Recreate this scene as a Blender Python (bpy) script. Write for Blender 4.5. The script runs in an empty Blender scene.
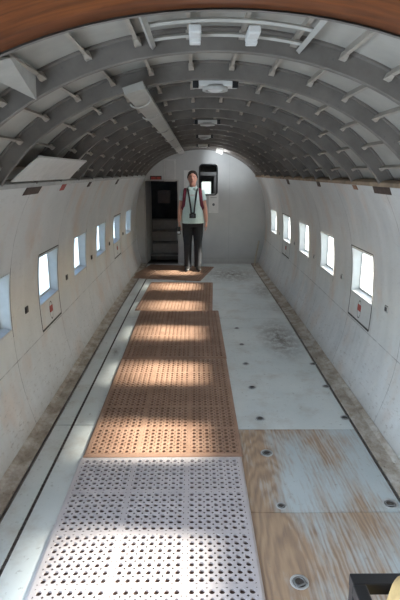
import bpy, bmesh, math, random
from mathutils import Vector, Matrix
random.seed(7)
C = bpy.context.scene.collection
PI = math.pi
R = math.radians
CAMX, CAMH, PITCH = -0.065, 1.60, 14.75
FRAMES = [1.315 + 0.515 * k for k in range(15)]          # frame stations along the cabin (metres ahead of the camera)
D_END = 8.66                                             # forward bulkhead
D_BACK = -2.6

# ------------------------------------------------------------------ hull shape
def lerp(a, b, t): return a + (b - a) * t
def smooth(t): t = max(0, min(1, t)); return t * t * (3 - 2 * t)
def S(d): return 1 - 0.045 * smooth((d - 5.0) / 3.8)
def T(d): return 1 - 0.08 * smooth((d - 4.5) / 4.2)
PROF = [(-0.05, 1.09), (0.0, 1.105), (0.25, 1.165), (0.5, 1.195), (0.8, 1.2), (1.05, 1.175), (1.3, 1.108), (1.54, 0.99), (1.6, 0.95)]
ZJ = 1.54
def wx(z, d):
    P = PROF
    for i in range(len(P) - 1):
        if z <= P[i + 1][0] or i == len(P) - 2:
            z0, x0 = P[i]; z1, x1 = P[i + 1]
            h = z1 - z0
            m0 = (x1 - P[i - 1][1]) / (z1 - P[i - 1][0]) if i else (x1 - x0) / h
            m1 = (P[i + 2][1] - x0) / (P[i + 2][0] - z0) if i + 2 < len(P) else (x1 - x0) / h
            t = (z - z0) / h
            x = (2*t**3 - 3*t*t + 1) * x0 + (t**3 - 2*t*t + t) * h * m0 + (-2*t**3 + 3*t*t) * x1 + (t**3 - t*t) * h * m1
            return x * S(d)
def arch(phi, o, d):                                     # phi in degrees from the crown, o = distance outside the rib's inner edge
    x = (1.12 + o) * math.sin(R(phi)) * S(d)
    z = 1.11 + (0.89 + o) * math.cos(R(phi))
    z = ZJ + (z - ZJ) * T(d)
    return x, z

# ------------------------------------------------------------------ materials
MATS = {}
class N:
    def __init__(s, name, rough=0.6, metal=0.0, spec=0.5):
        s.m = bpy.data.materials.new(name); s.m.use_nodes = True
        s.t = s.m.node_tree; s.n = s.t.nodes; s.l = s.t.links
        s.b = s.n['Principled BSDF']
        s.b.inputs['Roughness'].default_value = rough; s.b.inputs['Metallic'].default_value = metal
        s.b.inputs['Specular IOR Level'].default_value = spec
        s.pos = s.n.new('ShaderNodeNewGeometry').outputs['Position']
        MATS[name] = s.m
    def mapv(s, scale, src=None, loc=(0, 0, 0)):
        k = s.n.new('ShaderNodeMapping'); k.inputs['Scale'].default_value = scale; k.inputs['Location'].default_value = loc
        s.l.new(src or s.pos, k.inputs['Vector']); return k.outputs['Vector']
    def obj(s): return s.n.new('ShaderNodeTexCoord').outputs['Object']
    def noise(s, vec, scale, detail=4, rough=0.55, dist=0.0):
        k = s.n.new('ShaderNodeTexNoise'); k.inputs['Scale'].default_value = scale
        k.inputs['Detail'].default_value = detail; k.inputs['Roughness'].default_value = rough; k.inputs['Distortion'].default_value = dist
        s.l.new(vec, k.inputs['Vector']); return k.outputs['Fac']
    def ramp(s, fac, stops, interp='LINEAR'):
        k = s.n.new('ShaderNodeValToRGB'); k.color_ramp.interpolation = interp
        e = k.color_ramp.elements
        while len(e) < len(stops): e.new(0.5)
        for q, (p, c) in zip(e, stops):
            q.position = p
            q.color = (c, c, c, 1) if isinstance(c, (int, float)) else (*c, 1)
        s.l.new(fac, k.inputs['Fac']); return k.outputs['Color']
    def mix(s, fac, a, b, mode='MIX'):
        k = s.n.new('ShaderNodeMix'); k.data_type = 'RGBA'; k.blend_type = mode
        for v, i in ((fac, 0), (a, 6), (b, 7)):
            if isinstance(v, bpy.types.NodeSocket): s.l.new(v, k.inputs[i])
            elif isinstance(v, (int, float)): k.inputs[i].default_value = v
            else: k.inputs[i].default_value = (*v, 1)
        return k.outputs[2]
    def math(s, op, a, b=0.0, c=None):
        k = s.n.new('ShaderNodeMath'); k.operation = op
        for i, v in enumerate((a, b) if c is None else (a, b, c)):
            if isinstance(v, bpy.types.NodeSocket): s.l.new(v, k.inputs[i])
            else: k.inputs[i].default_value = v
        return k.outputs[0]
    def sep(s, v=None):
        k = s.n.new('ShaderNodeSeparateXYZ'); s.l.new(v or s.pos, k.inputs[0]); return k.outputs
    def color(s, c):
        if isinstance(c, bpy.types.NodeSocket): s.l.new(c, s.b.inputs['Base Color'])
        else: s.b.inputs['Base Color'].default_value = (*c, 1)
    def rough(s, v): s.l.new(v, s.b.inputs['Roughness'])
    def bump(s, h, strength=0.3, dist=0.01):
        k = s.n.new('ShaderNodeBump'); k.inputs['Strength'].default_value = strength; k.inputs['Distance'].default_value = dist
        s.l.new(h, k.inputs['Height']); s.l.new(k.outputs['Normal'], s.b.inputs['Normal'])
    def line(s, coord, at, w):                           # 1 on a thin line, else 0
        return s.math('LESS_THAN', s.math('ABSOLUTE', s.math('SUBTRACT', coord, at)), w)

def simple(name, c, rough=0.6, metal=0.0, vary=0.12, scale=18, spec=0.5):
    k = N(name, rough, metal, spec)
    f = k.noise(k.pos, scale)
    k.color(k.ramp(f, [(0.3, tuple(v * (1 - vary) for v in c)), (0.7, tuple(min(1, v * (1 + vary)) for v in c))]))
    return k.m

def wall_mat():
    k = N('wall_paint', 0.42, spec=0.4)
    x, y, z = k.sep()
    base = k.ramp(k.noise(k.pos, 2.2, 3), [(0.3, (0.57, 0.575, 0.565)), (0.7, (0.68, 0.675, 0.655))])
    warm = k.ramp(k.noise(k.mapv((1, 1.4, 0.9)), 1.7, 5, 0.6), [(0.51, 0.0), (0.68, 0.75)])  # warm blotches: stain, plus light reflected onto the walls put into the colour
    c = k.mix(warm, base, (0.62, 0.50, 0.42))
    scuff = k.ramp(k.noise(k.mapv((3, 3, 9)), 6, 6, 0.7), [(0.56, 0.0), (0.66, 0.7)])
    low = k.ramp(z, [(0.05, 1.0), (0.45, 0.25)])
    c = k.mix(k.math('MULTIPLY', scuff, low), c, (0.32, 0.27, 0.23))
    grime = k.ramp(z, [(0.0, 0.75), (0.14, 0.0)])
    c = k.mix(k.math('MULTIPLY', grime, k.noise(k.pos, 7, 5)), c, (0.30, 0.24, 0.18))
    top = k.math('MULTIPLY', k.ramp(z, [(0.0, 0.0), (0.92, 0.0), (1.0, 1.0)]), 0.0)
    ym = k.math('ABSOLUTE', k.math('SUBTRACT', k.math('FRACT', k.math('DIVIDE', k.math('SUBTRACT', y, 2.86 - 0.005), 1.03)), 0.5))
    seam_y = k.math('GREATER_THAN', ym, 0.4965)
    seam_z = k.line(z, 0.45, 0.0035)
    wob = k.ramp(k.noise(k.pos, 9), [(0.35, 0.15), (0.65, 0.75)])
    seam = k.math('MULTIPLY', k.math('MAXIMUM', seam_y, seam_z), wob)
    c = k.mix(seam, c, (0.16, 0.15, 0.14))
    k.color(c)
    k.bump(k.math('ADD', k.noise(k.mapv((1.5, 2.6, 0.35)), 1.6, 2), k.math('MULTIPLY', k.noise(k.pos, 5, 3), 0.25)), 0.42, 0.06)
    return k.m

def bulkhead_mat():
    k = N('bulkhead_paint', 0.5)
    x, y, z = k.sep()
    c = k.ramp(k.noise(k.pos, 3, 5), [(0.3, (0.46, 0.465, 0.46)), (0.7, (0.55, 0.55, 0.535))])
    c = k.mix(k.math('MULTIPLY', k.ramp(z, [(0.0, 0.7), (0.2, 0.0)]), k.noise(k.pos, 9, 5)), c, (0.28, 0.25, 0.22))
    c = k.mix(k.math('MULTIPLY', k.line(x, 0.50, 0.004), 0.35), c, (0.3, 0.3, 0.3))
    c = k.mix(k.math('MULTIPLY', k.line(z, 0.10, 0.005), 0.4), c, (0.3, 0.3, 0.3))
    k.color(c); return k.m

def blob(k, cx, cy, rx, ry):
    x, y, z = k.sep()
    a = k.math('DIVIDE', k.math('SUBTRACT', x, cx), rx); b = k.math('DIVIDE', k.math('SUBTRACT', y, cy), ry)
    d = k.math('SQRT', k.math('ADD', k.math('MULTIPLY', a, a), k.math('MULTIPLY', b, b)))
    return k.ramp(d, [(0.0, 1.0), (0.95, 0.0)])

def floor_mat(name, wear=0.0, side=False):
    k = N(name, 0.5, spec=0.45)
    x, y, z = k.sep()
    paint = k.ramp(k.noise(k.pos, 2.5, 5), [(0.3, (0.60, 0.64, 0.625)), (0.7, (0.72, 0.745, 0.72))])
    # plywood with long cathedral grain
    wv = k.n.new('ShaderNodeTexWave'); wv.wave_type = 'RINGS'; wv.rings_direction = 'SPHERICAL'
    wv.inputs['Scale'].default_value = 5.2; wv.inputs['Distortion'].default_value = 6.0; wv.inputs['Detail'].default_value = 3; wv.inputs['Detail Scale'].default_value = 1.4
    k.l.new(k.mapv((3.4, 0.62, 1), loc=(-1.1, -0.95, 0.4)), wv.inputs['Vector'])
    fine = k.noise(k.mapv((70, 3, 1)), 1.0, 3)
    grain = k.math('ADD', k.math('MULTIPLY', wv.outputs['Fac'], 0.42), k.math('MULTIPLY', fine, 0.75))
    wood = k.ramp(grain, [(0.25, (0.47, 0.295, 0.155)), (0.6, (0.38, 0.22, 0.11)), (0.95, (0.24, 0.13, 0.068))])
    if wear > 0:
        m = k.noise(k.mapv((2.6, 0.9, 1), loc=(0.3, 0.2, 0)), 1.6, 6, 0.62)
        m = k.math('ADD', m, k.math('MULTIPLY', k.math('ADD', k.math('MULTIPLY', fine, 1.0), k.math('MULTIPLY', wv.outputs['Fac'], 0.10)), 0.34))
        edge = k.ramp(x, [(0.30, 0.16), (0.80, -0.06)])        # most worn beside the mats
        m = k.math('ADD', k.math('SUBTRACT', m, 0.16), edge)
        mask = k.ramp(m, [(0.62 - 0.16 * wear, 0.0), (0.84 - 0.16 * wear, 0.85)])
        paint = k.mix(0.85, paint, (0.70, 0.74, 0.77), 'MULTIPLY')
        c = k.mix(mask, paint, wood)
    else:
        m = k.ramp(k.noise(k.mapv((2, 2, 1), loc=(5, 1, 0)), 2.0, 7, 0.7), [(0.50, 0.0), (0.72, 0.5)])
        c = k.mix(m, paint, (0.42, 0.36, 0.29))
    # dark scrape and dirt patches seen along the floor
    g = k.ramp(k.noise(k.mapv((5, 3, 1)), 3.0, 7, 0.75), [(0.36, 0.0), (0.56, 1.0)])
    for cx, cy, rx, ry, s in ((0.76, 4.6, 0.26, 0.75, 1.0), (0.86, 6.6, 0.26, 0.6, 0.7), (0.5, 7.7, 0.6, 0.8, 0.95), (-0.82, 4.2, 0.06, 0.22, 0.75), (0.9, 5.7, 0.18, 0.3, 0.5)):
        c = k.mix(k.math('MULTIPLY', k.math('MULTIPLY', blob(k, cx, cy, rx, ry), g), s), c, (0.13, 0.10, 0.075))
    spots = k.ramp(k.noise(k.mapv((4, 4, 1), loc=(2, 9, 0)), 7, 5, 0.7), [(0.60, 0.0), (0.70, 0.6)])
    c = k.mix(spots, c, (0.25, 0.23, 0.2))
    k.color(c); k.bump(grain if wear > 0 else k.noise(k.pos, 14), 0.12, 0.004)
    return k.m

def dirt_mat():
    k = N('dirty_edge', 0.85, spec=0.2)
    c = k.ramp(k.noise(k.mapv((3, 2, 1)), 3, 7, 0.7), [(0.3, (0.25, 0.20, 0.155)), (0.48, (0.43, 0.37, 0.305)), (0.66, (0.62, 0.59, 0.54))])
    c = k.mix(k.ramp(k.noise(k.mapv((8, 5, 1)), 5, 6, 0.75), [(0.6, 0.0), (0.68, 0.8)]), c, (0.07, 0.05, 0.035))
    k.color(c); return k.m

def skin_mat():                                          # ceiling skin: aged zinc-grey paint
    k = N('ceiling_skin_paint', 0.55)
    c = k.ramp(k.noise(k.pos, 4, 6, 0.6), [(0.3, (0.29, 0.275, 0.248)), (0.7, (0.40, 0.38, 0.345))])
    k.color(c); return k.m
def rib_mat():
    k = N('rib_paint', 0.5)
    c = k.ramp(k.noise(k.pos, 8, 5, 0.6), [(0.3, (0.115, 0.102, 0.090)), (0.7, (0.178, 0.159, 0.143))])
    dots = k.n.new('ShaderNodeTexVoronoi'); dots.inputs['Scale'].default_value = 28
    k.l.new(k.pos, dots.inputs['Vector'])
    c = k.mix(k.ramp(dots.outputs['Distance'], [(0.10, 0.5), (0.14, 0.0)]), c, (0.10, 0.095, 0.09))
    k.color(c); return k.m
def plylining_mat():
    k = N('varnished_plywood', 0.5, spec=0.15)
    g = k.noise(k.mapv((2, 30, 14)), 1.2, 5, 0.6, 0.6)
    g2 = k.noise(k.mapv((1.5, 5, 3)), 2, 4)
    c = k.ramp(g, [(0.25, (0.075, 0.024, 0.009)), (0.6, (0.19, 0.060, 0.019)), (0.85, (0.26, 0.088, 0.027))])
    c = k.mix(k.ramp(g2, [(0.5, 0), (0.7, 0.55)]), c, (0.06, 0.019, 0.009))
    k.color(c); return k.m
def mat_rubber(name, a, b, rough=0.55):
    k = N(name, rough)
    f = k.noise(k.pos, 6, 5, 0.65)
    c = k.ramp(f, [(0.3, a), (0.7, b)])
    c = k.mix(k.ramp(k.noise(k.mapv((1, 1, 1), loc=(3, 4, 0)), 11, 4, 0.7), [(0.62, 0), (0.72, 0.35)]), c, tuple(v * 0.35 for v in a))
    k.color(c); return k.m
def glass_mat(name, tint, frost):
    k = N(name, 0.1)
    for q in list(k.n):
        if q.type == 'BSDF_PRINCIPLED': k.n.remove(q)
    out = [q for q in k.n if q.type == 'OUTPUT_MATERIAL'][0]
    tr = k.n.new('ShaderNodeBsdfTransparent'); tr.inputs['Color'].default_value = (*tint, 1)
    tl = k.n.new('ShaderNodeBsdfTranslucent'); tl.inputs['Color'].default_value = (*tint, 1)
    gl = k.n.new('ShaderNodeBsdfGlossy'); gl.inputs['Roughness'].default_value = 0.08
    m1 = k.n.new('ShaderNodeMixShader'); m2 = k.n.new('ShaderNodeMixShader')
    fz = k.ramp(k.noise(k.pos, 5, 3), [(0.3, frost * 0.85), (0.7, frost * 1.15)])
    k.l.new(fz, m1.inputs[0]); k.l.new(tr.outputs[0], m1.inputs[1]); k.l.new(tl.outputs[0], m1.inputs[2])
    m2.inputs[0].default_value = 0.05
    k.l.new(m1.outputs[0], m2.inputs[1]); k.l.new(gl.outputs[0], m2.inputs[2])
    k.l.new(m2.outputs[0], out.inputs['Surface'])
    return k.m

wall_m = wall_mat(); bulk_m = bulkhead_mat(); skin_m = skin_mat(); rib_m = rib_mat(); dirt_m = dirt_mat()
floor_m = floor_mat('painted_floor'); worn_m = floor_mat('worn_plywood', 1.2); worn2_m = floor_mat('half_worn_plywood', 0.75)
ply_m = plylining_mat()
mat_glare = mat_rubber('glare_mat_rubber', (0.50, 0.45, 0.445), (0.60, 0.54, 0.53))  # sky glare on the nearest mat put into a paler rubber colour
mat_tan = mat_rubber('tan_mat_rubber', (0.29, 0.165, 0.108), (0.40, 0.245, 0.168))
mat_dim = mat_rubber('dim_mat_rubber', (0.25, 0.145, 0.095), (0.35, 0.215, 0.145))  # tan rubber darkened a little, painting in the dim far end
hole_shade_m = simple('mat_hole_shade', (0.08, 0.05, 0.04), 0.9)  # dark sheet added under the mats, painting in the shade of their holes
pane_m = glass_mat('clear_pane', (0.86, 0.95, 1.0), 0.22)
reveal_m = simple('window_reveal_paint', (0.50, 0.51, 0.50), 0.45, vary=0.06)
seal_m = simple('dark_seal', (0.05, 0.045, 0.04), 0.7, vary=0.3)
black_m = simple('black_paint', (0.018, 0.018, 0.02), 0.35, vary=0.2)
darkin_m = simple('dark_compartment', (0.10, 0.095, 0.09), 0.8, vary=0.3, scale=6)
stepm = simple('step_grey', (0.30, 0.29, 0.27), 0.7, vary=0.25, scale=9)
white_m = simple('white_paint', (0.66, 0.66, 0.64), 0.5, vary=0.05)
ltgrey_m = simple('light_grey_paint', (0.58, 0.575, 0.56), 0.5, vary=0.08)
midgrey_m = simple('mid_grey_paint', (0.42, 0.41, 0.39), 0.5, vary=0.1)
string_m = simple('stringer_paint', (0.32, 0.285, 0.245), 0.5, vary=0.15)
duct_m = simple('duct_paint', (0.36, 0.345, 0.315), 0.5, vary=0.08)
steel_m = simple('worn_steel', (0.30, 0.30, 0.30), 0.45, 0.85, vary=0.2)
rail_m = simple('dark_rail', (0.10, 0.085, 0.075), 0.55, 0.3, vary=0.35, scale=40)
ledge_m = simple('brown_ledge', (0.30, 0.22, 0.15), 0.8, vary=0.35, scale=10)
tape_m = simple('dark_brown_tape', (0.07, 0.045, 0.035), 0.7, vary=0.4, scale=30)
red_m = simple('red_sign', (0.36, 0.05, 0.035), 0.5, vary=0.2)
paper_m = simple('white_paper', (0.72, 0.72, 0.70), 0.8, vary=0.04)
tan_m = simple('tan_canvas', (0.50, 0.34, 0.15), 0.75, vary=0.2, scale=25)
bagdark_m = simple('dark_canvas_trim', (0.10, 0.065, 0.04), 0.75, vary=0.2)
batten_m = simple('pale_batten_wood', (0.52, 0.46, 0.36), 0.7, vary=0.12)
ground_m = simple('apron_concrete', (0.24, 0.31, 0.35), 0.9, vary=0.06, scale=0.6)
person_skin_m = simple('skin', (0.62, 0.32, 0.24), 0.55, vary=0.06, scale=12)
hair_m = simple('dark_hair', (0.035, 0.022, 0.016), 0.5, vary=0.3, scale=60)
shirt_m = simple('pale_mint_shirt', (0.64, 0.79, 0.77), 0.85, vary=0.05, scale=30)
trouser_m = simple('black_trousers', (0.020, 0.021, 0.024), 0.8, vary=0.2, scale=25)
shoe_m = simple('black_leather', (0.018, 0.016, 0.015), 0.45, vary=0.2)
maroon_m = simple('maroon_webbing', (0.20, 0.030, 0.055), 0.8, vary=0.2, scale=40)
eye_m = simple('eye_white', (0.6, 0.58, 0.55), 0.3, vary=0.02)
lip_m = simple('lips', (0.36, 0.11, 0.10), 0.5, vary=0.05)
screen_m = simple('pale_screen', (0.75, 0.80, 0.85), 0.2, vary=0.03)

# ------------------------------------------------------------------ mesh builder
class MB:
    def __init__(s): s.v = []; s.f = []
    def vert(s, p): s.v.append(tuple(p)); return len(s.v) - 1
    def face(s, *i): s.f.append(tuple(i))
    def quad(s, a, b, c, d): i = len(s.v); s.v += [tuple(a), tuple(b), tuple(c), tuple(d)]; s.f.append((i, i+1, i+2, i+3))
    def box(s, c, h, M=None):
        i = len(s.v)
        for dx in (-1, 1):
            for dy in (-1, 1):
                for dz in (-1, 1):
                    p = Vector((dx * h[0], dy * h[1], dz * h[2]))
                    if M is not None: p = M @ p
                    s.v.append(tuple(Vector(c) + p))
        for q in ((0,1,3,2), (4,6,7,5), (0,4,5,1), (2,3,7,6), (0,2,6,4), (1,5,7,3)): s.f.append(tuple(i + k for k in q))
        return s
    def grid(s, rows, close=False):                      # rows of points -> skin
        i = len(s.v); n = len(rows[0])
        for r in rows: s.v += [tuple(p) for p in r]
        for a in range(len(rows) - 1):
            for b in range(n if close else n - 1):
                b2 = (b + 1) % n
                s.f.append((i + a*n + b, i + a*n + b2, i + (a+1)*n + b2, i + (a+1)*n + b))
        return s
    def loft(s, rings):                                  # closed rings with end caps
        i = len(s.v); n = len(rings[0])
        s.grid(rings, True)
        s.f.append(tuple(i + k for k in range(n - 1, -1, -1)))
        j = i + (len(rings) - 1) * n
        s.f.append(tuple(j + k for k in range(n)))
        return s
    def tube(s, pts, rad, n=10, flat=None):
        P = [Vector(p) for p in pts]; rings = []
        up = None
        for k, p in enumerate(P):
            t = (P[min(k+1, len(P)-1)] - P[max(k-1, 0)]).normalized()
            if up is None:
                up = Vector((0, 0, 1)) if abs(t.z) < 0.8 else Vector((0, 1, 0))
            a = (up - t * up.dot(t)).normalized(); up = a; b = t.cross(a)
            r = rad[k] if isinstance(rad, (list, tuple)) else rad
            ra, rb = (r, r) if flat is None else (flat[0], flat[1])
            rings.append([p + a * ra * math.cos(2*PI*q/n) + b * rb * math.sin(2*PI*q/n) for q in range(n)])
        return s.loft(rings)
    def disc_ring(s, c, r0, r1, z0, z1, n=24):           # annulus with height
        rows = []
        for (r, z) in ((r0, z0), (r0, z1), (r1, z1), (r1, z0)):
            rows.append([(c[0] + r*math.cos(2*PI*q/n), c[1] + r*math.sin(2*PI*q/n), c[2] + z) for q in range(n)])
        rows.append(rows[0]); s.grid(rows, True); return s
    def ell(s, c, r, n=16, m=10, M=None):
        rings = []
        for a in range(1, m):
            th = PI * a / m
            ring = []
            for q in range(n):
                p = Vector((r[0]*math.sin(th)*math.cos(2*PI*q/n), r[1]*math.sin(th)*math.sin(2*PI*q/n), -r[2]*math.cos(th)))
                if M is not None: p = M @ p
                ring.append(Vector(c) + p)
            rings.append(ring)
        return s.loft(rings)
    def build(s, name, mat, parent=None, smooth_=False, bevel=0.0, mods=()):
        me = bpy.data.meshes.new(name); me.from_pydata(s.v, [], s.f); me.update()
        bm = bmesh.new(); bm.from_mesh(me)
        bmesh.ops.recalc_face_normals(bm, faces=bm.faces); bm.to_mesh(me); bm.free()
        o = bpy.data.objects.new(name, me); C.objects.link(o)
        if mat: me.materials.append(mat)
        if parent: o.parent = parent
        if smooth_:
            for p in me.polygons: p.use_smooth = True
        if bevel:
            b = o.modifiers.new('bevel', 'BEVEL'); b.width = bevel; b.segments = 2; b.limit_method = 'ANGLE'; b.angle_limit = R(40)
        return o

def thing(name, label, cat, loc=(0, 0, 0), rz=0.0, group=None):
    o = bpy.data.objects.new(name, None); C.objects.link(o); o.empty_display_size = 0.1
    o.location = loc; o.rotation_euler = (0, 0, rz); o['label'] = label; o['category'] = cat
    if group: o['group'] = group
    return o
def tag(o, label, cat, group=None):
    o['label'] = label; o['category'] = cat
    if group: o['group'] = group
    return o
def struct(o, label=None):
    o['kind'] = 'structure'
    if label: o['label'] = label
    return o
def root(name, loc=(0, 0, 0)):
    o = bpy.data.objects.new(name, None); C.objects.link(o); o.location = loc; o['kind'] = 'structure'; return o

def frange(a, b, step):
    n = max(1, round(abs((b - a) / step))); return [a + (b - a) * i / n for i in range(n + 1)]

# ------------------------------------------------------------------ side walls with window openings
WIN = [2.60 + 1.03 * k for k in range(-3, 6)]            # window centres
WZ0, WZ1, WW = 0.665, 1.02, 0.235
DOOR0, DOOR1, DOORZ = -1.05, 1.25, 1.50                  # cargo door opening, beside and behind the camera
def side_wall(side):
    wins = [w for w in WIN if not (side < 0 and w < 1.4)]
    ds = set()
    for a in frange(D_BACK, D_END, 0.13): ds.add(round(a, 4))
    for w in wins:
        for e in (w - WW, w + WW):
            ds = {q for q in ds if abs(q - e) > 0.04}; 
    for w in wins: ds |= {round(w - WW, 4), round(w + WW, 4)}
    if side < 0:
        ds = {q for q in ds if min(abs(q - DOOR0), abs(q - DOOR1)) > 0.03} | {DOOR0, DOOR1}
    ds = sorted(ds)
    zs = [-0.03, 0.05, 0.15, 0.25, 0.35, 0.45, 0.55, WZ0, 0.75, 0.85, 0.94, WZ1, 1.1, 1.2, 1.3, 1.4, DOORZ, ZJ]
    m = MB(); idx = {}
    def V(i, j):
        if (i, j) not in idx: idx[(i, j)] = m.vert((side * (wx(zs[j], ds[i]) - (0.026 * max(0, 1 - max(0, zs[j]) / 0.4) if side > 0 else 0)), ds[i], zs[j]))
        return idx[(i, j)]
    for i in range(len(ds) - 1):
        dm = (ds[i] + ds[i+1]) / 2
        for j in range(len(zs) - 1):
            zm = (zs[j] + zs[j+1]) / 2
            if any(abs(dm - w) < WW for w in wins) and WZ0 < zm < WZ1: continue
            if side < 0 and DOOR0 < dm < DOOR1 and zm < DOORZ: continue
            m.face(V(i, j), V(i+1, j), V(i+1, j+1), V(i, j+1))
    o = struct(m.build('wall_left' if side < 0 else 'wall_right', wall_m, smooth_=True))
    return wins
wins_r = side_wall(1); wins_l = side_wall(-1)

def label_plate(parent, side, d, z):                     # red release marking on a white oval
    m = MB(); n = 20
    m.loft([[(side * (wx(z + 0.072 * math.sin(2*PI*q/n), d) - e), d + 0.038 * math.cos(2*PI*q/n), z + 0.072 * math.sin(2*PI*q/n)) for q in range(n)] for e in (0.0, 0.003)])
    m.build('release_plate', white_m, parent)
    m = MB()
    for zz, hh in ((z + 0.012, 0.024),):
        m.loft([[(side * (wx(zz + b * hh, d) - e), d + a * 0.034, zz + b * hh) for a, b in ((-1, -1), (1, -1), (1, 1), (-1, 1))] for e in (0.003, 0.007)])
    m.build('release_handle', red_m, parent)
    m = MB(); m.grid([[(side * (wx(z + k2 * 0.072 * math.sin(2*PI*q/n), d) - 0.0035), d + k2 * 0.038 * math.cos(2*PI*q/n), z + k2 * 0.072 * math.sin(2*PI*q/n)) for q in range(n)] for k2 in (0.88, 1.0)], True)
    m.build('plate_ring', seal_m, parent)

wn = 0
def make_window(side, d, hatch):
    global wn
    wn += 1
    rt = root('window_%d' % wn, (side * wx(0.84, d), d, 0.84)); inv = Vector(rt.location)
    L = lambda x, y, z: tuple(Vector((x, y, z)) - inv)
    nz = 5
    outer = []; inner = []
    dep = 0.060
    def ring(ins, dd):
        a, b = d - WW + ins, d + WW - ins; z0, z1 = WZ0 + ins, WZ1 - ins
        pts = [(a, lerp(z0, z1, t / nz)) for t in range(nz)] + [(lerp(a, b, t / nz), z1) for t in range(nz)] + \
              [(b, lerp(z1, z0, t / nz)) for t in range(nz)] + [(lerp(b, a, t / nz), z0) for t in range(nz)]
        return [L(side * (wx(z, y) + dd), y, z) for y, z in pts]
    def ring_flat(ins, x):
        return [L(side * x, p[1] + inv[1], p[2] + inv[2]) for p in ring(ins, 0)]
    X = wx(0.84, d)
    m = MB(); m.grid([ring(-0.006, -0.004), ring(0.004, -0.004), ring(0.006, 0.002), ring_flat(0.014, X + dep), ring_flat(0.030, X + dep)], True)
    m.build('reveal', reveal_m, rt)
    m = MB(); r = ring_flat(0.026, X + dep + 0.002); i = len(m.v); m.v += r; m.f.append(tuple(range(len(r))))
    p = m.build('pane', pane_m, rt)
    if hatch:                                            # emergency exit hatch: dark gap round the window and the panel under it
        s = MB()
        z0, z1 = 0.472, 1.035; a, b = d - WW - 0.014, d + WW + 0.014; w = 0.006
        segs = [((a, z0), (b, z0), 0.008), ((b, z0), (b, z1), w), ((b, z1), (a, z1), 0.005), ((a, z1), (a, z0), w)]
        for (y0, za), (y1, zb), w_ in segs:
            rows = []
            for t in range(9):
                y, z = lerp(y0, y1, t / 8), lerp(za, zb, t / 8)
                ty, tz = (0, w_) if za == zb else (w_, 0)
                rows.append([L(side * (wx(z - tz, y) - 0.003), y - ty, z - tz), L(side * (wx(z + tz, y) - 0.003), y + ty, z + tz)])
            s.grid(rows)
        s.build('hatch_gap', seal_m, rt)
        m2 = MB()
        label_plate_at(rt, side, d, 0.568, inv)
    else:
        # open joint down one side of the window panel
        s = MB(); y = d - WW - 0.012 if side > 0 else d + WW + 0.012
        rows = []
        for t in range(7):
            z = lerp(WZ0 - 0.05, WZ1 + 0.03, t / 6)
            rows.append([L(side * (wx(z, y) - 0.003), y - 0.003, z), L(side * (wx(z, y) - 0.003), y + 0.003, z)])
        s.grid(rows); s.build('joint', seal_m, rt)
def label_plate_at(parent, side, d, z, inv):
    before = set(bpy.data.objects)
    label_plate(parent, side, d, z)
    for o in set(bpy.data.objects) - before:
        for v in o.data.vertices: v.co -= inv
for d in [w for w in wins_r if w > 1.4]: make_window(1, d, abs(d - 3.63) < .1 or abs(d - 6.72) < .1)
for d in [w for w in wins_l if w > 1.4]: make_window(-1, d, abs(d - 3.63) < .1 or abs(d - 6.72) < .1)
for d in [w for w in wins_r if w < 1.4]: make_window(1, d, False)

# ledge on top of the wall lining, closing it to the skin
for side in (-1, 1):
    m = MB(); rows = []
    for d in frange(D_BACK, D_END, 0.2):
        x0 = wx(ZJ, d)
        rows.append([(side * (x0 - 0.004), d, ZJ - 0.022), (side * (x0 - 0.006), d, ZJ), (side * (x0 + 0.012), d, ZJ + 0.012), (side * (arch(63, 0.085, d)[0] + 0.01), d, ZJ + 0.02)])
    m.grid(rows); struct(m.build('trim_1' if side < 0 else 'trim_2', ledge_m if side > 0 else midgrey_m))

# ------------------------------------------------------------------ ceiling: skin, ribs, stringers
SK = 0.078
ceil = root('ceiling')
m = MB()
m.grid([[(arch(p, SK, d)[0], d, arch(p, SK, d)[1]) for p in frange(-64, 64, 4)] for d in frange(D_BACK, D_END + 0.02, 0.25)])
m.build('skin', skin_m, ceil, True)
PH = frange(-62.5, 62.5, 2.5)
def rib(d):
    m = MB(); rows = []
    for p in PH:
        rows.append([(*(lambda a: (a[0], d + yy, a[1]))(arch(p, o, d)),) for o, yy in ((0.077, -0.012), (0.070, -0.012), (0.066, 0.0), (0.004, 0.0), (0.0, 0.004), (0.0, 0.022), (0.010, 0.024))])
    m.grid(rows); m.build('rib', rib_m, ceil)
for d in FRAMES: rib(d)
for d in (0.8, 0.285, -0.23, -0.745, -1.26, -1.775, -2.29): rib(d)
STR = [(-57.2 + 8.8 * k) for k in range(14)]
for p in STR:
    m = MB(); rows = []
    for d in frange(1.33, D_END, 0.1):
        q = [(p - 0.32, SK), (p - 0.32, 0.050), (p + 0.32, 0.050), (p + 0.32, 0.056), (p - 0.1, 0.056), (p - 0.1, SK)]
        rows.append([(arch(a, o, d)[0], d, arch(a, o, d)[1]) for a, o in q])
    m.grid(rows, True)
    for d in FRAMES[1:]:                                 # flared cleat where the stringer meets each rib
        a0 = [(p - 0.6, 0.062), (p - 0.6, 0.038), (p + 0.6, 0.038), (p + 0.6, 0.062)]; a1 = [(p - 0.3, 0.058), (p - 0.3, 0.048), (p + 0.3, 0.048), (p + 0.3, 0.058)]
        m.loft([[(arch(a, o, d - 0.055)[0], d - 0.055, arch(a, o, d - 0.055)[1]) for a, o in a1], [(arch(a, o, d - 0.03)[0], d - 0.03, arch(a, o, d - 0.03)[1]) for a, o in a0], [(arch(a, o, d)[0], d - 0.002, arch(a, o, d)[1]) for a, o in a0]])
    m.build('stringer', string_m, ceil)

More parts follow.
